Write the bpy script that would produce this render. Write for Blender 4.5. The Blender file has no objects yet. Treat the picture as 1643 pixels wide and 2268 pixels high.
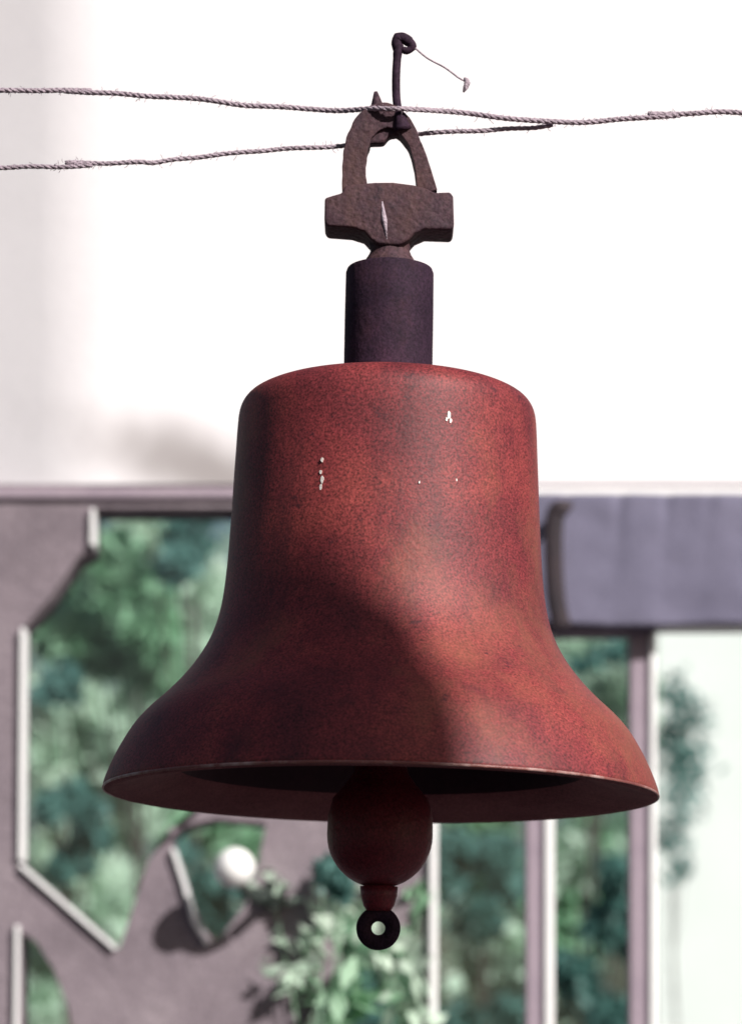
import bpy, bmesh, math, random
from mathutils import Vector, Matrix, noise
random.seed(7)
R = math.radians
sc = bpy.context.scene
C = sc.collection

# ---------------------------------------------------------------- camera, sky, sun
CAM_D, CAM_Z, S = 3.0, 1.6, 0.00049          # metres per photo unit in the plane of the bell
cam = bpy.data.cameras.new('camera'); co = bpy.data.objects.new('camera', cam); C.objects.link(co)
co.location = (0, -CAM_D, CAM_Z); co.rotation_euler = (R(90), 0, 0)
cam.sensor_width = 36; cam.lens = 36*CAM_D/(2268*S); cam.shift_y = (2408-1134)/2268
cam.clip_end = 2000; cam.clip_start = 0.05
cam.dof.use_dof = True; cam.dof.focus_distance = 2.9; cam.dof.aperture_fstop = 4.2
sc.camera = co
SUN_AZ, SUN_EL = R(41), R(31)                 # to the right of the camera's back
w = bpy.data.worlds.new('World'); sc.world = w; w.use_nodes = True
nt = w.node_tree; bg = nt.nodes['Background']
sk = nt.nodes.new('ShaderNodeTexSky'); sk.sky_type = 'NISHITA'; sk.sun_disc = False
sk.sun_elevation = SUN_EL; sk.sun_rotation = R(180)-SUN_AZ
sk.dust_density = 3.0; sk.air_density = 1.2
nt.links.new(sk.outputs[0], bg.inputs[0]); bg.inputs[1].default_value = 0.05
sun = bpy.data.lights.new('sun', 'SUN'); so = bpy.data.objects.new('sun', sun); C.objects.link(so)
sun.energy = 5.0; sun.angle = R(0.45); sun.color = (1, .95, .9)
sdir = Vector((math.sin(SUN_AZ)*math.cos(SUN_EL), -math.cos(SUN_AZ)*math.cos(SUN_EL), math.sin(SUN_EL)))
so.rotation_euler = sdir.to_track_quat('Z', 'Y').to_euler()
sc.view_settings.view_transform = 'Standard'; sc.view_settings.look = 'None'
sc.view_settings.exposure = 0.27; sc.view_settings.gamma = 1
sc.view_settings.use_curve_mapping = False

WY = 3.0                                       # the window wall's front face
def at(px, py, y=0.0):
    k = S*(y+CAM_D)/CAM_D
    return Vector(((px-821.5)*k, y, CAM_Z+(2408-py)*k))

# ---------------------------------------------------------------- helpers
def link(o, parent=None):
    C.objects.link(o); o.parent = parent; return o
def tag(o, label=None, cat=None, group=None, kind=None):
    for k, v in (('label', label), ('category', cat), ('group', group), ('kind', kind)):
        if v: o[k] = v
    return o
def empty(name, loc, label, cat, group=None):
    o = bpy.data.objects.new(name, None); o.location = loc; C.objects.link(o)
    return tag(o, label, cat, group)
def build(name, bm, m, parent=None, smooth=False, off=(0, 0, 0), bevel=0):
    me = bpy.data.meshes.new(name)
    bmesh.ops.recalc_face_normals(bm, faces=bm.faces)
    bm.to_mesh(me); bm.free()
    if smooth: me.polygons.foreach_set('use_smooth', [True]*len(me.polygons))
    me.materials.append(m)
    o = bpy.data.objects.new(name, me); link(o, parent); o.location = off
    if bevel:
        b = o.modifiers.new('bevel', 'BEVEL'); b.width = bevel; b.segments = 2; b.limit_method = 'ANGLE'
    return o
def box(bm, x0, x1, y0, y1, z0, z1):
    vs = [bm.verts.new(p) for p in ((x0,y0,z0),(x1,y0,z0),(x1,y1,z0),(x0,y1,z0),(x0,y0,z1),(x1,y0,z1),(x1,y1,z1),(x0,y1,z1))]
    for f in ((0,1,2,3),(7,6,5,4),(0,4,5,1),(1,5,6,2),(2,6,7,3),(3,7,4,0)): bm.faces.new([vs[i] for i in f])
def boxo(name, x0, x1, y0, y1, z0, z1, m, parent=None, bevel=0):
    bm = bmesh.new(); cx, cy, cz = (x0+x1)/2, (y0+y1)/2, (z0+z1)/2
    box(bm, x0-cx, x1-cx, y0-cy, y1-cy, z0-cz, z1-cz)
    return build(name, bm, m, parent, off=(cx, cy, cz), bevel=bevel)
def lathe(bm, prof, seg=96, wob=0.0, mat=None, closed=False, flat=()):
    rings = []
    for (r, z) in prof:
        ring = []
        for i in range(seg):
            a = 2*math.pi*i/seg
            rr = r*(1+wob*noise.noise(Vector((math.cos(a)*2, math.sin(a)*2, z*9))))
            p = Vector((rr*math.cos(a), rr*math.sin(a), z))
            ring.append(bm.verts.new(mat @ p if mat else p))
        rings.append(ring)
    n = len(rings)
    for k in range(n if closed else n-1):
        a, b = rings[k], rings[(k+1) % n]
        for i in range(seg):
            j = (i+1) % seg; bm.faces.new((a[i], a[j], b[j], b[i]))
    if not closed:
        bm.faces.new(rings[0]); bm.faces.new(rings[-1])
def tube(bm, pts, rad, seg=10, flat=1.0):
    pts = [Vector(p) for p in pts]; rings = []
    up = Vector((0, 1, 0))
    for i, p in enumerate(pts):
        t = (pts[min(i+1, len(pts)-1)]-pts[max(i-1, 0)]).normalized()
        if abs(t.dot(up)) > .95: up = Vector((1, 0, 0))
        n = t.cross(up).normalized(); b = t.cross(n).normalized()
        r = rad[i] if isinstance(rad, (list, tuple)) else rad
        rings.append([bm.verts.new(p+n*r*math.cos(2*math.pi*k/seg)+b*r*flat*math.sin(2*math.pi*k/seg)) for k in range(seg)])
    for a, b in zip(rings, rings[1:]):
        for i in range(seg):
            j = (i+1) % seg; bm.faces.new((a[i], a[j], b[j], b[i]))
    bm.faces.new(rings[0]); bm.faces.new(rings[-1])
def smooth_path(pts, n=8):
    pts = [Vector(p) for p in pts]; out = []
    P = [pts[0]*2-pts[1]]+pts+[pts[-1]*2-pts[-2]]
    for i in range(1, len(P)-2):
        for k in range(n):
            t = k/n; a, b, c, d = P[i-1], P[i], P[i+1], P[i+2]
            out.append(.5*((2*b)+(c-a)*t+(2*a-5*b+4*c-d)*t*t+(3*b-a-3*c+d)*t**3))
    out.append(pts[-1]); return out
def prism(bm, poly, y0, y1):                  # poly of (x, z)
    a = [bm.verts.new((x, y0, z)) for x, z in poly]; b = [bm.verts.new((x, y1, z)) for x, z in poly]
    bm.faces.new(a); bm.faces.new(b[::-1])
    for i in range(len(poly)):
        j = (i+1) % len(poly); bm.faces.new((a[i], b[i], b[j], a[j]))

# ---------------------------------------------------------------- materials
def mat(name, stops, scale=8, rough=.6, detail=6, bump=0.1, bscale=None, metallic=0, spec=.5, speck=None, dist=.01):
    m = bpy.data.materials.new(name); m.use_nodes = True; t = m.node_tree; b = t.nodes['Principled BSDF']
    tc = t.nodes.new('ShaderNodeTexCoord')
    n = t.nodes.new('ShaderNodeTexNoise'); n.inputs['Scale'].default_value = scale; n.inputs['Detail'].default_value = detail
    n.inputs['Roughness'].default_value = .65
    t.links.new(tc.outputs['Object'], n.inputs['Vector'])
    r = t.nodes.new('ShaderNodeValToRGB'); t.links.new(n.outputs['Fac'], r.inputs['Fac'])
    e = r.color_ramp.elements
    lo, hi = .3, .7
    while len(e) < len(stops): e.new(.5)
    for i, c in enumerate(stops):
        e[i].position = lo+(hi-lo)*i/max(1, len(stops)-1); e[i].color = (*c, 1)
    col = r.outputs['Color']
    if speck:                                   # (scale, low, high): fine grit in the colour
        s2 = t.nodes.new('ShaderNodeTexNoise'); s2.inputs['Scale'].default_value = speck[0]; s2.inputs['Detail'].default_value = 3
        t.links.new(tc.outputs['Object'], s2.inputs['Vector'])
        mr = t.nodes.new('ShaderNodeMapRange'); mr.inputs[1].default_value = .3; mr.inputs[2].default_value = .7
        mr.inputs[3].default_value = speck[1]; mr.inputs[4].default_value = speck[2]
        t.links.new(s2.outputs['Fac'], mr.inputs[0])
        vm = t.nodes.new('ShaderNodeVectorMath'); vm.operation = 'SCALE'
        t.links.new(col, vm.inputs[0]); t.links.new(mr.outputs[0], vm.inputs['Scale']); col = vm.outputs[0]
    t.links.new(col, b.inputs['Base Color'])
    b.inputs['Roughness'].default_value = rough; b.inputs['Metallic'].default_value = metallic
    b.inputs['Specular IOR Level'].default_value = spec
    if bump:
        n2 = t.nodes.new('ShaderNodeTexNoise'); n2.inputs['Scale'].default_value = bscale or scale*6; n2.inputs['Detail'].default_value = 5
        t.links.new(tc.outputs['Object'], n2.inputs['Vector'])
        bp = t.nodes.new('ShaderNodeBump'); bp.inputs['Strength'].default_value = bump; bp.inputs['Distance'].default_value = dist
        t.links.new(n2.outputs['Fac'], bp.inputs['Height']); t.links.new(bp.outputs[0], b.inputs['Normal'])
    return m
M = {}
M['bell'] = mat('red_brown_painted_iron', [(.085,.014,.019),(.165,.024,.028),(.25,.046,.040)], 7, .58, 8, .3, 240, spec=.35, speck=(430, .35, 1.65), dist=.0015)
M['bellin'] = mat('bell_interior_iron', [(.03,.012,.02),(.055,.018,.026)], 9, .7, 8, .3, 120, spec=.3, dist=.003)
M['lip'] = mat('worn_bell_lip', [(.15,.050,.056),(.23,.090,.092)], 14, .8, 8, .3, 160, spec=.1, speck=(400,.7,1.3), dist=.003)
M['rim'] = mat('rim_highlight', [(.14,.035,.035),(.22,.08,.07),(.55,.42,.40)], 16, .45, 6, .2, 160)  # palest stop stands for the highlights along the rim
M['iron'] = mat('dark_cast_iron', [(.014,.006,.015),(.026,.012,.025),(.045,.018,.036)], 14, .8, 8, .3, 130, spec=.2, speck=(380,.6,1.5), dist=.004)
M['iron2'] = mat('rusted_yoke_iron', [(.03,.017,.028),(.055,.027,.036),(.085,.045,.045)], 16, .75, 8, .6, 120, spec=.3, speck=(300,.6,1.5), dist=.004)
M['clapper'] = mat('clapper_iron', [(.10,.012,.02),(.19,.02,.03)], 12, .5, 8, .4, 120, spec=.4, speck=(380,.6,1.4), dist=.003)
M['rope'] = mat('weathered_rope', [(.28,.22,.26),(.44,.36,.42)], 60, .9, 6, .5, 300)
M['white'] = mat('white_stucco', [(.72,.70,.73),(.78,.76,.79)], 2.5, .85, 8, .25, 90, speck=(260,.93,1.05), spec=.2, dist=.004)
M['white2'] = mat('far_white_render', [(.78,.78,.78),(.84,.84,.84)], 2, .85, 8, .2, 60, spec=.2)
M['whitepaint'] = mat('white_gloss_paint', [(.78,.78,.80),(.85,.85,.86)], 6, .45, 6, .1, 60)
M['brown'] = mat('mauve_brown_render', [(.15,.125,.145),(.21,.175,.20),(.27,.23,.255)], 3, .85, 9, .4, 60, speck=(120,.8,1.2), spec=.2)
M['mullion'] = mat('mauve_painted_timber', [(.25,.20,.25),(.32,.26,.31)], 8, .6, 6, .15, 60)
M['cloth'] = mat('grey_blue_canvas', [(.13,.125,.185),(.175,.168,.24)], 3, .9, 8, .3, 220, speck=(200,.9,1.1), spec=.15)
M['band'] = mat('dark_band_matte', [(.015,.01,.016),(.03,.018,.024)], 20, .8, 6, .3, 100)
M['bark'] = mat('bark', [(.06,.05,.045),(.12,.10,.09)], 9, .9, 8, .8, 30)
M['glint'] = mat('glint_fleck_pale', [(.45,.30,.27),(.75,.72,.68),(.85,.84,.8)], 300, .35, 3, 0)  # pale tone painted as glints on the bell
M['roof'] = mat('dark_roof_slate', [(.06,.05,.06),(.10,.09,.10)], 4, .8, 6, .5, 20)
M['grass'] = mat('stone_paving', [(.07,.058,.066),(.12,.10,.11)], 3, .95, 8, .6, 40)
M['lampmetal'] = mat('dark_lamp_metal', [(.012,.02,.018),(.03,.04,.035)], 20, .5, 5, .1, 80)
M['globe'] = mat('opal_globe', [(.84,.84,.84),(.88,.88,.88)], 5, .25, 2, 0)
def leaf_mat(name, cols):
    m = bpy.data.materials.new(name); m.use_nodes = True; t = m.node_tree; b = t.nodes['Principled BSDF']
    g = t.nodes.new('ShaderNodeTexCoord'); n = t.nodes.new('ShaderNodeTexNoise'); n.inputs['Scale'].default_value = 1.1; n.inputs['Detail'].default_value = 10
    n.inputs['Roughness'].default_value = .8
    t.links.new(g.outputs['Object'], n.inputs['Vector'])
    r = t.nodes.new('ShaderNodeValToRGB'); t.links.new(n.outputs['Fac'], r.inputs['Fac'])
    e = r.color_ramp.elements; e[0].position = .35; e[1].position = .65
    e[0].color = (*cols[0], 1); e[1].color = (*cols[1], 1)
    t.links.new(r.outputs[0], b.inputs['Base Color']); b.inputs['Roughness'].default_value = .5
    tr = t.nodes.new('ShaderNodeBsdfTranslucent'); t.links.new(r.outputs[0], tr.inputs[0])
    mx = t.nodes.new('ShaderNodeMixShader'); mx.inputs[0].default_value = .35
    t.links.new(b.outputs[0], mx.inputs[1]); t.links.new(tr.outputs[0], mx.inputs[2])
    t.links.new(mx.outputs[0], t.nodes['Material Output'].inputs[0]); return m
M['leafa'] = leaf_mat('pale_teal_leaves', ((.40,.58,.44),(.78,.88,.78)))
M['leafb'] = leaf_mat('green_leaves', ((.16,.38,.20),(.42,.64,.46)))
M['leafc'] = leaf_mat('dark_blue_green_leaves', ((.04,.13,.11),(.19,.38,.36)))
def glass():
    m = bpy.data.materials.new('window_glass'); m.use_nodes = True; t = m.node_tree
    t.nodes.remove(t.nodes['Principled BSDF'])
    tr = t.nodes.new('ShaderNodeBsdfTransparent'); tr.inputs[0].default_value = (.90,.95,.945,1)
    gl = t.nodes.new('ShaderNodeBsdfGlossy'); gl.inputs['Roughness'].default_value = .02
    fr = t.nodes.new('ShaderNodeFresnel'); fr.inputs[0].default_value = 1.5
    mx = t.nodes.new('ShaderNodeMixShader')
    t.links.new(fr.outputs[0], mx.inputs[0]); t.links.new(tr.outputs[0], mx.inputs[1]); t.links.new(gl.outputs[0], mx.inputs[2])
    t.links.new(mx.outputs[0], t.nodes['Material Output'].inputs[0]); return m
M['glass'] = glass()

# soft slanting shadow painted into the upper wall's colour
def paint_wall_shade(m):
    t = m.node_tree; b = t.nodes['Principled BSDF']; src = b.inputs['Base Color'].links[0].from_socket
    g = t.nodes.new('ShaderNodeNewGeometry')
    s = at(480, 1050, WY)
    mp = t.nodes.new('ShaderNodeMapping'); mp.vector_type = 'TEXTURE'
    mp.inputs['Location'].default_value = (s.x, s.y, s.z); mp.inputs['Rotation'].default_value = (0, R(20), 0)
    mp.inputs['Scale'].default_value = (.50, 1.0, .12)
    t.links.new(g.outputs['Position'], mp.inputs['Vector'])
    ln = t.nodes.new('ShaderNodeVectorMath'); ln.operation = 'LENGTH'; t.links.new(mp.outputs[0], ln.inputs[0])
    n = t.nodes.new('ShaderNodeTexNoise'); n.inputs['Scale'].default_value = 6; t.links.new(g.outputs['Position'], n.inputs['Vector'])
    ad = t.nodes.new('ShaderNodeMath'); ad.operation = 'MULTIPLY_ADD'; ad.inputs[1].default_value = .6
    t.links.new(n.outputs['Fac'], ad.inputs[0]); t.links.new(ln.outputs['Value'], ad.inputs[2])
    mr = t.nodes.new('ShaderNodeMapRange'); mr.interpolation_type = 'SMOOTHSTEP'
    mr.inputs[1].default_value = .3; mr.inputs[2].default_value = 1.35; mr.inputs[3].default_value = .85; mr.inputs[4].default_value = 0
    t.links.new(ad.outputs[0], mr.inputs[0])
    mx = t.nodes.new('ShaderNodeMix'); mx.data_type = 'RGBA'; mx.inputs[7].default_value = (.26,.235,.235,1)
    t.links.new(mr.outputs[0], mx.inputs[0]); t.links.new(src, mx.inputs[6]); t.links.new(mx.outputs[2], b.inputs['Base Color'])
paint_wall_shade(M['white'])
def weather(m, dark, rust):
    t = m.node_tree; b = t.nodes['Principled BSDF']; src = b.inputs['Base Color'].links[0].from_socket
    tc = t.nodes.new('ShaderNodeTexCoord')
    for sc3, c, lo_, hi_, amt, s_ in (((22, 22, 2.2), dark, .52, .72, .6, 1), ((5, 5, 3.5), rust, .5, .68, .55, 1), ((60, 60, 60), dark, .62, .68, .7, 1)):
        mp = t.nodes.new('ShaderNodeMapping'); mp.inputs['Scale'].default_value = sc3
        t.links.new(tc.outputs['Object'], mp.inputs[0])
        n = t.nodes.new('ShaderNodeTexNoise'); n.inputs['Scale'].default_value = s_; n.inputs['Detail'].default_value = 7; n.inputs['Roughness'].default_value = .7
        t.links.new(mp.outputs[0], n.inputs['Vector'])
        mr = t.nodes.new('ShaderNodeMapRange'); mr.inputs[1].default_value = lo_; mr.inputs[2].default_value = hi_; mr.inputs[4].default_value = amt
        t.links.new(n.outputs['Fac'], mr.inputs[0])
        mx = t.nodes.new('ShaderNodeMix'); mx.data_type = 'RGBA'; mx.inputs[7].default_value = (*c, 1)
        t.links.new(mr.outputs[0], mx.inputs[0]); t.links.new(src, mx.inputs[6]); src = mx.outputs[2]
    t.links.new(src, b.inputs['Base Color'])
weather(M['bell'], (.04,.011,.017), (.24,.085,.05))
weather(M['iron'], (.008,.005,.01), (.06,.022,.025))
weather(M['iron2'], (.02,.012,.018), (.11,.05,.035))

# ---------------------------------------------------------------- ground
bm = bmesh.new(); bmesh.ops.create_grid(bm, x_segments=1, y_segments=1, size=600)
tag(build('ground', bm, M['grass']), kind='structure')

# ---------------------------------------------------------------- garden building with the window wall
K = S*(WY+CAM_D)/CAM_D
def wx(px): return (px-821.5)*K
def wz(py): return CAM_Z+(2408-py)*K
bld = empty('garden_building', (0, WY, 0), 'white and mauve window wall filling the background behind the bell', 'building')
def loc(o):                                    # keep world placement under the building's Empty
    o.location = Vector(o.location)-Vector((0, WY, 0)); return o
XL, XR = wx(-900), wx(2600)
# upper wall: the part left of the fold turns slightly away from the sun
fold = wx(235)
bm = bmesh.new(); box(bm, fold, XR, WY, WY+.15, wz(1072), 4.15)
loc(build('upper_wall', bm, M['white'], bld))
bm = bmesh.new()
fr = [(fold, 0.0)]; ang = 0
for k in range(1, 15):
    ang = R(20)*k/14; fr.append((fr[-1][0]-.011, fr[-1][1]+.011*math.tan(ang)))
fr.append((XL, fr[-1][1]+(fr[-1][0]-XL)*math.tan(R(20))))
cols = [[bm.verts.new((x, WY+d_, wz(1072))), bm.verts.new((x, WY+d_, 4.15)), bm.verts.new((x, WY+d_+.15, 4.15)), bm.verts.new((x, WY+d_+.15, wz(1072)))] for x, d_ in fr]
for a, b in zip(cols, cols[1:]):
    for k in range(4): bm.faces.new((a[k], b[k], b[(k+1)%4], a[(k+1)%4]))
bm.faces.new(cols[0]); bm.faces.new(cols[-1])
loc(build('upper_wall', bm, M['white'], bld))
# mouldings
loc(boxo('moulding', XL, wx(840), WY-.004, WY+.10, wz(1108)+.004, wz(1082), M['mullion'], bld, .003))
loc(boxo('moulding', wx(840), XR, WY-.012, WY+.10, wz(1108)+.004, wz(1082), M['whitepaint'], bld, .003))
loc(boxo('shadow_bead', XL, XR, WY+.004, WY+.10, wz(1082)+.001, wz(1070)-.001, M['brown'], bld))
# brown wall with an angular opening, built as an n-gon ring of pieces round the hole
hole = [(208,1122),(470,1122),(560,1122),(700,1300),(700,1560),(520,1720),(330,1900),(262,2105),(44,1912),(48,1392),(110,1322),(172,1232),(204,1212)]
hole = [(wx(x), wz(y)) for x, y in hole]
hole2 = [(wx(x), wz(y)) for x, y in [(374,1835),(480,1812),(590,1822),(572,1905),(545,2000),(478,2090),(436,2040),(404,1950)]]
hole3 = [(wx(x), wz(y)) for x, y in [(640,2330),(690,2240),(740,2205),(760,2120),(700,2040),(735,1985),(800,2010),(830,2080),(900,2060),(925,1960),(940,1960),(940,2330)]]
hole4 = [(wx(x), wz(y)) for x, y in [(46,2062),(80,2085),(120,2150),(150,2230),(190,2420),(42,2420)]]
x0, x1, z0, z1 = XL, wx(950), 0, wz(1110)
bm = bmesh.new()
def fill(polys, y0, y1):
    bm2 = bmesh.new(); edges = []
    for poly in polys:
        vs = [bm2.verts.new((x, y0, z)) for x, z in poly]
        for i in range(len(vs)): edges.append(bm2.edges.new((vs[i], vs[(i+1)%len(vs)])))
    r = bmesh.ops.triangle_fill(bm2, use_beauty=True, use_dissolve=False, edges=edges)
    ex = bmesh.ops.extrude_face_region(bm2, geom=bm2.faces[:])
    for v in [g for g in ex['geom'] if isinstance(g, bmesh.types.BMVert)]: v.co.y = y1
    return bm2
bm.free()
loc(build('lower_wall', fill([[(x0,z0),(x1,z0),(x1,z1),(x0,z1)], hole, hole2, hole3, hole4], WY+.01, WY+.15), M['brown'], bld))
# white trim along three edges of the opening
def strip(pts, wdt, name='window_trim'):
    bm = bmesh.new()
    L = [Vector((wx(x), 0, wz(y))) for x, y in pts]
    for a, b in zip(L, L[1:]):
        t = (b-a).normalized(); n = Vector((-t.z, 0, t.x))*wdt/2
        prism(bm, [((a+n).x,(a+n).z),((b+n).x,(b+n).z),((b-n).x,(b-n).z),((a-n).x,(a-n).z)], WY-.008, WY+.06)
    return loc(build(name, bm, M['whitepaint'], bld))
strip([(52,1392),(48,1905)], .008)
strip([(46,1916),(258,2102)], .008)
strip([(207,1128),(206,1208)], .008)
strip([(40,2050),(36,2420)], .008)
strip([(384,1880),(410,1960),(430,2040),(462,2092)], .008)
# pane in the opening
for h_ in (hole, hole2, hole3, hole4): loc(build('window_pane', fill([h_], WY+.09, WY+.095), M['glass'], bld))
# mullions, beads, header and panes on the right
def mull(px0, px1, top, bead0, bead1):
    loc(boxo('mullion', wx(px0), wx(px1), WY+.0, WY+.09, 0, wz(top), M['mullion'], bld, .002))
    loc(boxo('glazing_bead', wx(bead0), wx(bead1), WY-.012, WY+.07, 0, wz(top)-.002, M['whitepaint'], bld, .003))
mull(1166, 1205, 1404, 1206, 1226)
mull(1396, 1437, 1404, 1438, 1452)
loc(boxo('glazing_bead', wx(951), wx(968), WY-.012, WY+.07, 0, wz(1404), M['whitepaint'], bld, .003))
loc(boxo('transom', wx(951), wx(1452), WY+.012, WY+.09, wz(1402), wz(1110), M['mullion'], bld))
loc(boxo('window_pane', wx(968), wx(1166), WY+.055, WY+.06, 0, wz(1404), M['glass'], bld))
loc(boxo('window_pane', wx(1226), wx(1396), WY+.055, WY+.06, 0, wz(1404), M['glass'], bld))
# wide pane at the right, under a white rail
loc(boxo('rail', wx(1452), XR, WY-.01, WY+.07, wz(1392), wz(1378), M['whitepaint'], bld, .003))
loc(boxo('window_pane', wx(1452), wx(2000), WY+.055, WY+.06, 0, wz(1392), M['glass'], bld))
loc(boxo('end_wall', wx(2000), XR, WY, WY+.15, 0, wz(1392), M['brown'], bld))
loc(boxo('transom', wx(1452), XR, WY+.012, WY+.09, wz(1378), wz(1110), M['mullion'], bld))
loc(boxo('roof_eave', XL, XR, WY-.05, WY+.9, 4.15, 4.27, M['roof'], bld))

# canvas valance over the right windows
bm = bmesh.new(); NX, NZ = 120, 24
vx0, vx1, vz0, vz1 = wx(1130), wx(1760), wz(1398), wz(1111)
grid = []
for j in range(NZ+1):
    row = []; v = j/NZ
    for i in range(NX+1):
        u = i/NX; x = vx0+(vx1-vx0)*u; px = 821.5+x/K
        f = 0
        for c, s_, a_ in ((1365, 14, .020), (1468, 12, .018), (1250, 12, .016), (1560, 16, .012)):
            f += a_*.5*math.exp(-((px-c-14*(v-1))/s_)**2)*(.06+.6*v**4)
        y = -.05+f+.002*math.sin(u*23+v*1.5)+.004*noise.noise(Vector((u*9, v*5, 0)))
        row.append(bm.verts.new((x-vx0, y, vz0+(vz1-vz0)*v-vz1+.008*math.sin(u*11)*(1-v)*(.4))))
    grid.append(row)
for j in range(NZ):
    for i in range(NX): bm.faces.new((grid[j][i], grid[j][i+1], grid[j+1][i+1], grid[j+1][i]))
val = build('canvas_valance', bm, M['cloth'], None, True, (vx0, WY-.03, vz1))
s_ = val.modifiers.new('s', 'SOLIDIFY'); s_.thickness = .004
tag(val, 'grey blue canvas valance hanging above the right hand windows', 'valance')
# dark band beside the bell, in front of the valance
yst = WY-.16
bm = bmesh.new()
tube(bm, smooth_path([at(1262,1116,yst+.05), at(1246,1122,yst), at(1230,1140,yst), at(1225,1190,yst), at(1226,1260,yst), at(1231,1330,yst), at(1244,1392,yst)], 6), [.010+.010*min(1, i/8) for i in range(37)], 10, .4)
tag(build('dark_band', bm, M['band'], None, True), 'dark band down the left end of the grey blue valance', 'band')

# globe lamp on the mauve wall
g0 = at(520, 1922, WY-.14)
lamp = empty('wall_lamp', g0, 'white globe lamp on dark bracket against the mauve wall', 'lamp')
bm = bmesh.new(); bmesh.ops.create_uvsphere(bm, u_segments=40, v_segments=24, radius=45*K*.97)
build('globe', bm, M['globe'], lamp, True)
bm = bmesh.new(); q = lambda x, y, dy=0: at(x, y, WY-.14)-g0+Vector((0, dy, 0))
tube(bm, smooth_path([q(530,1955), q(560,1985,.02), q(590,1985,.06), q(600,1975,.15)], 6), .012, 12)
build('bracket', bm, M['lampmetal'], lamp, True)
bm = bmesh.new(); tube(bm, [q(600,1975,.12), q(600,1975,.15)], [.03,.03], 28)
build('wall_plate', bm, M['lampmetal'], lamp)

# ---------------------------------------------------------------- foliage
def leaves(bm, blobs, n, size, rnd, base=Vector((0,0,0))):
    tot = sum(b[1]**2 for b in blobs)
    for c, r, sq in blobs:
        for _ in range(max(1, int(n*r*r/tot))):
            while True:
                v = Vector((rnd.uniform(-1,1), rnd.uniform(-1,1), rnd.uniform(-1,1)))
                if .05 < v.length < 1: break
            v = v.normalized()*(v.length**.6)*min(1.6, max(.5, rnd.gauss(1, .33)))
            p = Vector(c)+Vector((v.x*r, v.y*r, v.z*r*sq))-base
            s = size*rnd.uniform(.6, 1.4)
            a = Vector((rnd.gauss(0,1), rnd.gauss(0,1), rnd.gauss(0,1))).normalized()
            b = a.orthogonal().normalized(); b.rotate(Matrix.Rotation(rnd.uniform(0,6.3), 3, a))
            vs = [bm.verts.new(p+k) for k in (a*s, b*s*.45, -a*s, -b*s*.45)]
            bm.faces.new(vs)
def tree(x, y, h, r, m, label, seed, n=9000, size=.07, name='leafy_tree'):
    rnd = random.Random(seed)
    t = empty(name, (x, y, 0), label, 'tree', 'trees behind the window wall')
    blobs = []
    for k in range(22):
        a = rnd.uniform(0, 6.3); rr = r*rnd.uniform(.1, .85); zz = h*rnd.uniform(.22, .95)
        f = 1-.5*max(0, zz/h-.6)
        blobs.append(((rr*f*math.cos(a), rr*f*math.sin(a), zz), r*rnd.uniform(.22, .42), .8))
    bm = bmesh.new(); leaves(bm, blobs, n, size, rnd); build('crown', bm, m, t)
    bm = bmesh.new(); tube(bm, [(0,0,0),(.05,0,h*.3),(-.03,.05,h*.6),(0,0,h*.9)], [.17*h/6,.13*h/6,.08*h/6,.02], 10)
    for c, rr, _ in blobs[:9]:
        z0 = c[2]*.6; tube(bm, smooth_path([(0,0,z0), (c[0]*.4,c[1]*.4,z0+.15*c[2]), c], 3), [.05*h/6,.05*h/6,.045*h/6,.035*h/6,.03*h/6,.02*h/6,.01], 6)
    build('trunk', bm, M['bark'], t); return t
def tree_px(y, blobs, n, size, m, label, seed, stem, name='leafy_tree', squash=.9, tr=.025):
    """a tree whose clumps of leaves hang round given directions at distance y"""
    rnd = random.Random(seed); kk = S*(y+CAM_D)/CAM_D; base = Vector((at(stem, 0, y).x, y, 0))
    t = empty(name, base, label, 'tree', 'trees behind the window wall')
    bl = [(at(px, py, y+rnd.uniform(-.5, .5)), r_*kk, squash) for px, py, r_ in blobs]
    bm = bmesh.new(); leaves(bm, bl, n, size, rnd, base); build('crown', bm, m, t)
    bm = bmesh.new(); top = max(b[0].z for b in bl)
    tube(bm, [(0,.5,0),(.04,.5,top*.4),(-.02,.5,top*.7),(0,.4,top*.9)], [tr,tr*.8,tr*.6,tr*.3], 8)
    for c, rr, _ in bl:
        e = c-base; tube(bm, smooth_path([(0,.5,e.z*.7), (e.x*.45,.3,e.z*.8), e], 3), [tr*.4,tr*.4,tr*.35,tr*.3,tr*.25,tr*.2,tr*.15], 5)
    build('trunk', bm, M['bark'], t)
tree_px(12, [(240,1250,60),(190,1330,80),(290,1330,75),(330,1400,60),(340,1480,50),(130,1400,60),(230,1430,70)], 3400, .07, M['leafb'], 'green tree in the upper part of the angular opening', 1, 290)
tree_px(11, [(400,1190,30),(425,1210,36),(395,1250,34),(445,1150,22),(330,1130,16)], 1100, .055, M['leafc'], 'dark small crowned tree close to the bell in the angular opening', 2, 420)
tree_px(10.5, [(110,1790,28),(160,1765,30),(200,1800,30),(208,1855,32),(170,1905,32),(130,1930,20),(140,1520,34),(95,1540,22)], 1300, .05, M['leafc'], 'dark tree with a ring of leaves low in the angular opening', 3, 120)
tree_px(16, [(100,1600,70),(100,1690,70),(220,1700,80),(300,1650,70),(280,1790,70),(200,1960,60),(250,2060,60),(90,1900,60),(420,1500,80),(330,1180,60),(440,1330,60),(160,1560,60),(300,1570,60),(80,2150,50),(90,2240,50)], 6500, .10, M['leafa'], 'pale green tree farther back low in the angular opening', 7, 160)
tree_px(17, [(420,1860,50),(510,1840,50),(560,1900,40),(880,2160,50),(900,2230,50),(790,2080,50),(860,2030,50)], 1500, .10, M['leafb'], 'fresh green tree far behind the small pane with the globe lamp', 9, 500)
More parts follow.
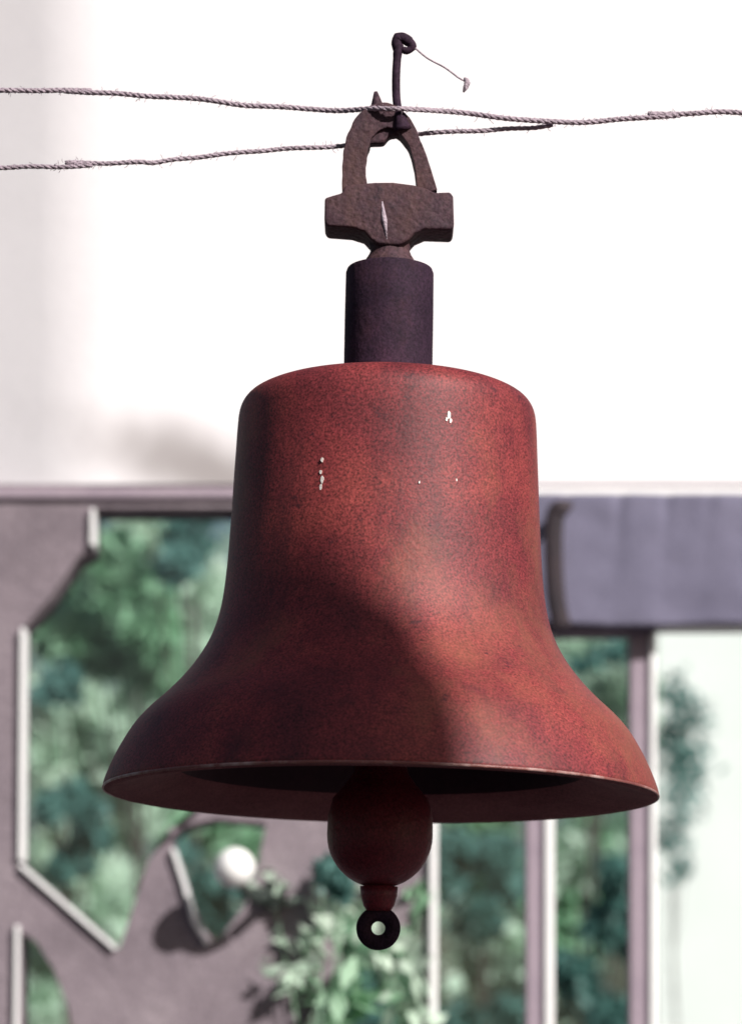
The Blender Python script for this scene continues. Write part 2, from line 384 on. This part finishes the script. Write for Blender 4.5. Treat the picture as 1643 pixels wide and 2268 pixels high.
tree_px(9, [(470,2000,34),(490,2040,34),(450,1960,30),(410,1890,24),(540,1960,24),(790,2200,36),(770,2250,40),(840,2260,30)], 1500, .045, M['leafc'], 'dark bush seen through the small pane with the globe lamp', 8, 470)
tree_px(11.5, [(1010,1890,40),(1100,1900,40),(1130,1960,36),(1000,1960,34),(1060,2040,40),(1140,2250,40),(1020,2270,40)], 1700, .06, M['leafc'], 'dark green tree in the left narrow pane', 4, 1080)
tree_px(12.5, [(1360,1930,30),(1375,1980,40),(1340,2050,40),(1380,2070,46),(1260,2150,40),(1290,2220,50),(1350,2250,40),(1365,1440,22),(1320,1455,18),(1280,1475,18)], 2000, .06, M['leafc'], 'dark blue green tree in the right narrow pane', 5, 1330)
tree_px(14, [(1260,1530,50),(1320,1560,60),(1370,1600,60),(1390,1520,50),(1260,1440,50),(1330,1480,50),(1380,1440,40),(1150,2200,60),(1100,2080,60),(1250,1900,60)], 3000, .10, M['leafa'], 'pale mint tree seen just right of the flare of the bell', 10, 1300)
tree_px(15, [(1290,1880,60),(1240,1980,60),(1270,2090,50),(1120,1960,50),(1060,1840,60),(1100,2130,70)], 1800, .09, M['leafb'], 'mid green tree between the two narrow panes farther back', 6, 1190)
# far wood closing the view
rnd = random.Random(99); bm = bmesh.new()
bl = [((x*1.6+rnd.uniform(-.6,.6), rnd.uniform(-1.5,1.5), z), rnd.uniform(1.2,2.2), .9) for x in range(-14, 15) for z in (1.5, 3.5, 5.6, 7.4)]
leaves(bm, bl, 15000, .22, rnd)
tag(build('far_wood', bm, M['leafa'], off=(0, 27, 0)), 'pale wood far behind the window wall', kind='stuff')
# white wall beyond the right end of the window wall, with a slender tree before it
hb = empty('garden_wall', (at(1500,0,15).x, 15, 0), 'sunlit white wall beyond the glass at the right edge', 'wall')
boxo('wall', -.15, 7, 0, .3, 0, 4.75, M['white2'], hb, .01); boxo('coping', -.22, 7.07, -.07, .37, 4.75, 4.85, M['whitepaint'], hb, .01)
tree_px(13, [(1500,1530,34),(1520,1590,52),(1500,1650,56),(1525,1700,56),(1500,1770,46),(1490,1850,40),(1500,1930,30)], 620, .04, M['leafc'], 'dark slender tree before the sunlit white wall at right', 13, 1512, squash=1, tr=.008)

def climber(blobs, n, size, m, label, seed, y, stem):
    rnd = random.Random(seed); base = Vector((at(*stem, y).x, y, 0))
    t = empty('climbing_plant', base, label, 'plant')
    bm = bmesh.new()
    leaves(bm, [(at(px, py, y+dy), r*K, .9) for px, py, r, dy in blobs], n, size, rnd, base)
    build('foliage', bm, m, t)
    bm = bmesh.new()
    for px, py, r, dy in blobs:
        e = at(px, py, y+dy)-base
        j = Vector((rnd.uniform(-.08,.08), 0, 0))
        tube(bm, smooth_path([(0,0,0), Vector((e.x*.5, e.y*.5, e.z*.5))+j, e], 4), [.004-.0003*i for i in range(9)], 5)
    build('stem', bm, M['leafb'], t)
climber([(715,1935,18,0),(745,1950,24,.02),(738,1915,14,.05),(760,1975,16,.02)], 420, .022, M['leafc'], 'small dark clump of leaves beside the clapper', 11, WY-.1, (735,2600))
climber([(780,2200,60,0),(750,2250,60,.02),(700,2190,40,.02),(860,2085,40,.02),(930,1990,34,.03)], 90, .034, M['leafb'], 'green climbing plant on the mauve wall below the clapper ring', 15, WY-.03, (770,2600))
climber([(880,2150,70,0),(860,2060,60,.02),(770,2010,60,.02),(700,2080,70,.02),(640,2150,60,.02),(900,2240,60,.02),(800,1990,40,.02),(600,1950,50,.02)], 150, .030, M['leafa'], 'pale thin creeper spread over the mauve wall under the bell', 14, WY-.03, (850,2600))

# ---------------------------------------------------------------- the bell
BX, BZ = at(843, 1755).x, at(843, 1755).z
bell = empty('bell', (BX, 0, BZ), 'large red brown iron bell with flared mouth hanging from ropes', 'bell')
bell.rotation_euler = (0, R(1.0), 0)
def u(px): return px*S
def bz(py): return (1755-py)*S
outer = [(108,846),(200,858),(262,870),(296,882),(316,898),(327,922),(331,960),(333,1000),(336,1060),(339,1130),(343,1200),(348,1265),(355,1325),(364,1370),(376,1408),(394,1446),(418,1483),(446,1518),(480,1553),(516,1586),(546,1620),(570,1658),(590,1696),(604,1728),(611,1748),(612,1757),(609,1762)]
bm = bmesh.new(); prof = [(u(r), bz(y)) for r, y in outer]
pv = smooth_path([Vector((r, 0, z)) for r, z in prof], 4)
prof = [(v.x, v.z) for v in pv]
lathe(bm, prof, 160, .004)
bm.faces.ensure_lookup_table(); bmesh.ops.delete(bm, geom=[f for f in bm.faces if len(f.verts) > 4], context='FACES_ONLY')
build('body', bm, M['bell'], bell, True)
inner = [(609,1762),(598,1766),(580,1762),(520,1745),(462,1722),(448,1712)]
bm = bmesh.new(); lathe(bm, [(u(r), bz(y)) for r, y in inner], 160, .004)
bmesh.ops.delete(bm, geom=[f for f in bm.faces if len(f.verts) > 4], context='FACES_ONLY')
build('lip', bm, M['lip'], bell, True)
bm = bmesh.new(); lathe(bm, [(u(612)+.0011*math.cos(k*math.pi/4), bz(1760)+.0016*math.sin(k*math.pi/4)) for k in range(8)], 160, .004, None, True)
build('rim_edge', bm, M['rim'], bell, True)  # thin ring with the rim's highlights put into its colour
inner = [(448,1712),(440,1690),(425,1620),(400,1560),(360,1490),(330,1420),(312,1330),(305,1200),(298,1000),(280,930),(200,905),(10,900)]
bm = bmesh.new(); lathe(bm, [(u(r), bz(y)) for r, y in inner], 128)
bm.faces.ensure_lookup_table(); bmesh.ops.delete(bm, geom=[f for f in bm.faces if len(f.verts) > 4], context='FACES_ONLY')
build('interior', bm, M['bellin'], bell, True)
# collar
bm = bmesh.new()
lathe(bm, [(u(r), bz(y)) for r, y in [(60,852),(98,850),(98,840),(98,700),(97,606),(94,598),(86,595),(50,592)]], 64, .006)
o = build('collar', bm, M['iron'], bell, True)
o.modifiers.new('e', 'EDGE_SPLIT').split_angle = R(40)
# neck
bm = bmesh.new()
lathe(bm, [(u(r), bz(y)) for r, y in [(62,594),(56,580),(47,566),(43,556),(46,548),(50,538),(47,524),(46,512)]], 40, .02)
build('neck', bm, M['iron2'], bell, True)
# yoke : bar with swollen middle, flat outline with depth
def rel(px, py): p = at(px, py); return (p.x-BX-(1755-py)*S*math.tan(R(1.0)), p.z-BZ)
bm = bmesh.new()
out = [(720,456),(738,450),(758,444),(764,428),(790,424),(830,420),(870,419),(915,424),(945,432),(962,440),(996,438),(1002,448),(1004,512),(998,521),(940,520),(918,530),(905,545),(885,556),(840,556),(822,545),(806,528),(780,520),(726,517),(719,508)]
prism(bm, [rel(*p) for p in out], -.024, .024)
o = build('yoke', bm, M['iron2'], bell, True, bevel=.009); o.modifiers['bevel'].segments = 4; o.modifiers['bevel'].angle_limit = R(35)
bm = bmesh.new(); a, b = rel(846, 462), rel(856, 545)
tube(bm, [(a[0], -.0235, a[1]), ((a[0]+b[0])/2, -.0240, (a[1]+b[1])/2), (b[0], -.0232, b[1])], [.001,.003,.001], 8)
build('casting_seam', bm, M['rope'], bell, True)
# hanging loop : flat strap arch
def band(name, pts, wds, dep, m):
    bm = bmesh.new(); P = smooth_path([Vector((*[rel(*p)[0]], 0, rel(*p)[1])) for p in pts], 6)
    n = len(P); L = []; Rr = []
    for i, p in enumerate(P):
        t = (P[min(i+1,n-1)]-P[max(i-1,0)]).normalized(); nn = Vector((-t.z, 0, t.x))
        f = i/(n-1)*(len(wds)-1); k = min(int(f), len(wds)-2); wd = (wds[k]*(1-f+k)+wds[k+1]*(f-k))*S/2
        wd *= 1+.12*noise.noise(Vector((i*.35, 3, 0)))
        L.append(p+nn*wd); Rr.append(p-nn*wd)
    fr = [[bm.verts.new((v.x, y, v.z)) for v in side] for side, y in ((L,-dep),(L,dep),(Rr,dep),(Rr,-dep))]
    for k in range(4):
        A, B = fr[k], fr[(k+1)%4]
        for i in range(n-1): bm.faces.new((A[i], A[i+1], B[i+1], B[i]))
    bm.faces.new([f[0] for f in fr]); bm.faces.new([f[-1] for f in fr])
    return build(name, bm, m, bell, False, bevel=.003)
band('hanging_loop', [(786,432),(784,380),(790,330),(808,290),(835,268),(866,266),(896,288),(918,325),(933,370),(946,432)], [56,52,50,56,58,54,38,28,32,44], .013, M['iron2'])
bm = bmesh.new()                                # web under the arch's top
prism(bm, [rel(*p) for p in [(806,300),(835,270),(872,268),(902,292),(908,318),(888,302),(862,306),(850,322),(812,324)]], -.008, .008)
build('loop_web', bm, M['iron2'], bell, bevel=.003)
bm = bmesh.new(); r3 = lambda px, py, y=0: Vector((rel(px, py)[0], y, rel(px, py)[1]))
tube(bm, smooth_path([r3(892,296,-.012), r3(884,262,-.012), r3(878,220), r3(877,170), r3(880,120), r3(884,98)], 5), [.010,.009,.008,.007,.006,.005]+[.0045]*14+[.005]*6, 10)
build('hook_rod', bm, M['iron'], bell, True)
bm = bmesh.new()
tube(bm, smooth_path([r3(878,112), r3(880,88), r3(892,84), r3(908,94), r3(912,104), r3(900,112), r3(888,106)], 4), [.004,.005,.006,.006,.006,.007,.006,.006,.006,.006,.006,.006,.005,.005,.005,.005,.005,.004,.004,.004,.004,.004,.004,.003,.002], 10)
build('hook_knob', bm, M['iron'], bell, True)
bm = bmesh.new(); tube(bm, [r3(838,262), r3(835,235), r3(832,204)], [.008,.007,.002], 8)
build('spur', bm, M['iron2'], bell, True)
# small pale flecks on the bell, coloured to stand for its bright glints
for px, py, rr in ((995,918,6),(999,931,4),(990,928,3),(712,1082,4),(714,1066,5),(711,1050,3),(714,1022,3),(706,1160,2.5),(1012,1061,2),(930,1068,2)):
    rad = .331/.331*u(331 if py < 1000 else 336)+.0006
    dx = rel(px, py)[0]; y = -math.sqrt(rad*rad-dx*dx)
    bm = bmesh.new()
    for k in range(1):
        n_ = 9; vs = [bm.verts.new((S*rr*(1+.35*random.uniform(-1,1))*math.cos(6.283*i/n_)*.8, 0, S*rr*1.5*(1+.3*random.uniform(-1,1))*math.sin(6.283*i/n_))) for i in range(n_)]
        f = bm.faces.new(vs); e = bmesh.ops.extrude_face_region(bm, geom=[f])
        for v in e['geom']:
            if isinstance(v, bmesh.types.BMVert): v.co.y += .004
    o = build('glint_fleck', bm, M['glint'], bell)
    ks = (CAM_D+y)/CAM_D                      # the fleck stands nearer than the axis: slide it so that it sits where it shows
    p = at(px, py, y); o.location = (p.x-BX-(1755-py)*S*math.tan(R(1.0)), y-.0035, p.z-BZ); o.rotation_euler.z = math.asin(dx/rad)
# clapper
clap_r = 117*S
bm = bmesh.new(); cz = bz(1850)
prof = [(.012, bz(1200)), (.014, bz(1600)), (.03, bz(1715)), (u(80), bz(1740)), (u(106), bz(1770)), (u(116), bz(1810))]
for k in range(0, 13):
    a = R(7.0*k); prof.append((clap_r*math.cos(a)*1.0, cz-clap_r*math.sin(a)))
prof += [(u(42), bz(1964)), (u(40), bz(1985)), (u(34), bz(2006)), (u(26), bz(2018))]
lathe(bm, [(max(r, .01), z) for r, z in prof], 56, .012)
cl = build('clapper', bm, M['clapper'], bell, True)
bm = bmesh.new()
mt = Matrix.Translation((0, 0, bz(2056))) @ Matrix.Rotation(R(90), 4, 'X')
seg = 16; lathe(bm, [(u(32)+u(17)*math.cos(2*math.pi*k/seg), u(15)*math.sin(2*math.pi*k/seg)) for k in range(seg)], 48, .01, mt, closed=True)
build('clapper_ring', bm, M['iron'], cl, True)

# ---------------------------------------------------------------- ropes, wire and the posts that carry them
def rope(pts, rad, label, seed):
    rnd = random.Random(seed); P = smooth_path(pts, 26)
    D = [0]
    for a, b in zip(P, P[1:]): D.append(D[-1]+(b-a).length)
    Q = []; k = 0; step = .0045; n_ = int(D[-1]/step)
    for i in range(n_+1):
        dd = min(i*step, D[-1]-1e-6)
        while D[k+1] < dd: k += 1
        Q.append(P[k].lerp(P[k+1], (dd-D[k])/max(1e-9, D[k+1]-D[k]))+Vector((0, 0, .0022*noise.noise(Vector((i*.09, seed, 0))))))
    P = Q
    bm = bmesh.new()
    for s3 in range(3):
        q = []
        L = 0
        for i, p in enumerate(P):
            if i: L += (P[i]-P[i-1]).length
            a = L/.022*2*math.pi/1.0+s3*2.094
            q.append(p+Vector((0, math.cos(a)*rad*.5, math.sin(a)*rad*.5)))
        tube(bm, q, rad*.62, 6)
    for i in range(0, len(P), 1):               # stray fibres
        for _ in range(2 if rnd.random() < .5 else 0):
            p = P[i]+Vector((rnd.uniform(-.01,.01),0,0)); dlt = Vector((rnd.uniform(-.004,.004), rnd.uniform(-.004,.004), rnd.uniform(-.007,.007)))
            tube(bm, [p, p+dlt*.6, p+dlt+Vector((rnd.uniform(-.003,.003),0,0))], .0003, 3)
    return tag(build('rope', bm, M['rope'], None, True), label, 'rope', 'ropes across the top of the bell')
PX = 1.5
rope([(-PX,.02,at(0,180).z), at(0,200,.02), at(150,203,.02), at(380,215,.015), at(560,233,.012), at(720,243,.01), at(850,242,-.02), at(900,241,-.02), at(1000,248,.0), at(1130,262,.0), at(1250,272,0), at(1370,264,0), at(1500,256,0), at(1643,250,0), (PX,0,at(0,235).z)], .0028, 'upper grey rope crossing the whole view over the loop', 21)
rope([(-PX,.02,at(0,395).z), at(0,372,.01), at(150,361,.01), at(300,360,.01), at(340,363,.01), at(400,351,.01), at(560,336,.01), at(760,322,.01), at(800,316,.022), at(920,296,.022), at(1000,292,.012), at(1150,286,.01), at(1230,276,.006)], .0025, 'lower grey rope running left from the side of the loop', 22)
bm = bmesh.new(); tube(bm, smooth_path([at(912,100,-.002), at(945,128,-.002), at(985,150,-.002), at(1015,172,-.002), at(1030,180,-.002)], 6), .0010, 6)
wire = build('thin_wire', bm, M['rope'], None, True); tag(wire, 'thin pale wire slanting down right from the hook tip', 'wire')
bm = bmesh.new(); tube(bm, smooth_path([at(1028,172,-.002), at(1034,184,-.002), at(1026,204,-.002)], 4), [.001,.002,.003,.003,.0035,.003,.003,.002,.001], 8)
build('wire_end', bm, M['rope'], wire, True)
for x, nm in ((-PX, 'left'), (PX, 'right')):
    p = boxo('timber_post', x-.05, x+.05, -.04, .06, 0, 3.1, M['bark'], None, .006)
    tag(p, f'rough timber post holding the rope ends {nm} of the bell', 'post')

# ---------------------------------------------------------------- unseen block added behind the camera, gable shaped to shade the bell's lower left
HY = -4.3
def trace(px, py, y):
    p = at(px, py, y); t = (y-HY)/(-sdir.y); return p+sdir*t
A, B, D = trace(600,1140,-.13), trace(905,1400,-.18), trace(1015,1660,-.27)  # wanted shade line on the bell, traced back towards the sun
s1 = (B.z-A.z)/(B.x-A.x); s2 = (D.z-B.z)/(D.x-B.x)
px_ = A.x-1.3; pz_ = A.z-1.3*s1
ez = 2.2; ex = B.x+(ez-B.z)/s2
kx = 2*px_-B.x; lx = 2*px_-ex
blocker = empty('shade_blocker', (0, HY, 0), 'unseen gabled block added behind the camera to shade the bell', 'blocker')
bm = bmesh.new(); prism(bm, [(lx+.2,0),(ex-.2,0),(ex-.2,ez),(B.x-.15,B.z-.2),(px_,pz_-.22),(kx+.15,B.z-.2),(lx+.2,ez)], -6, -.15)
build('wall', bm, M['brown'], blocker)  # body of the added unseen block, only there to cast shade
bm = bmesh.new(); prism(bm, [(lx,ez),(kx,B.z),(px_,pz_),(B.x,B.z),(ex,ez),(ex-.15,ez),(B.x-.12,B.z-.12),(px_,pz_-.16),(kx+.12,B.z-.12),(lx+.15,ez)], -6.2, 0)
build('roof', bm, M['roof'], blocker)  # gable top of the added unseen block, shapes the shade line
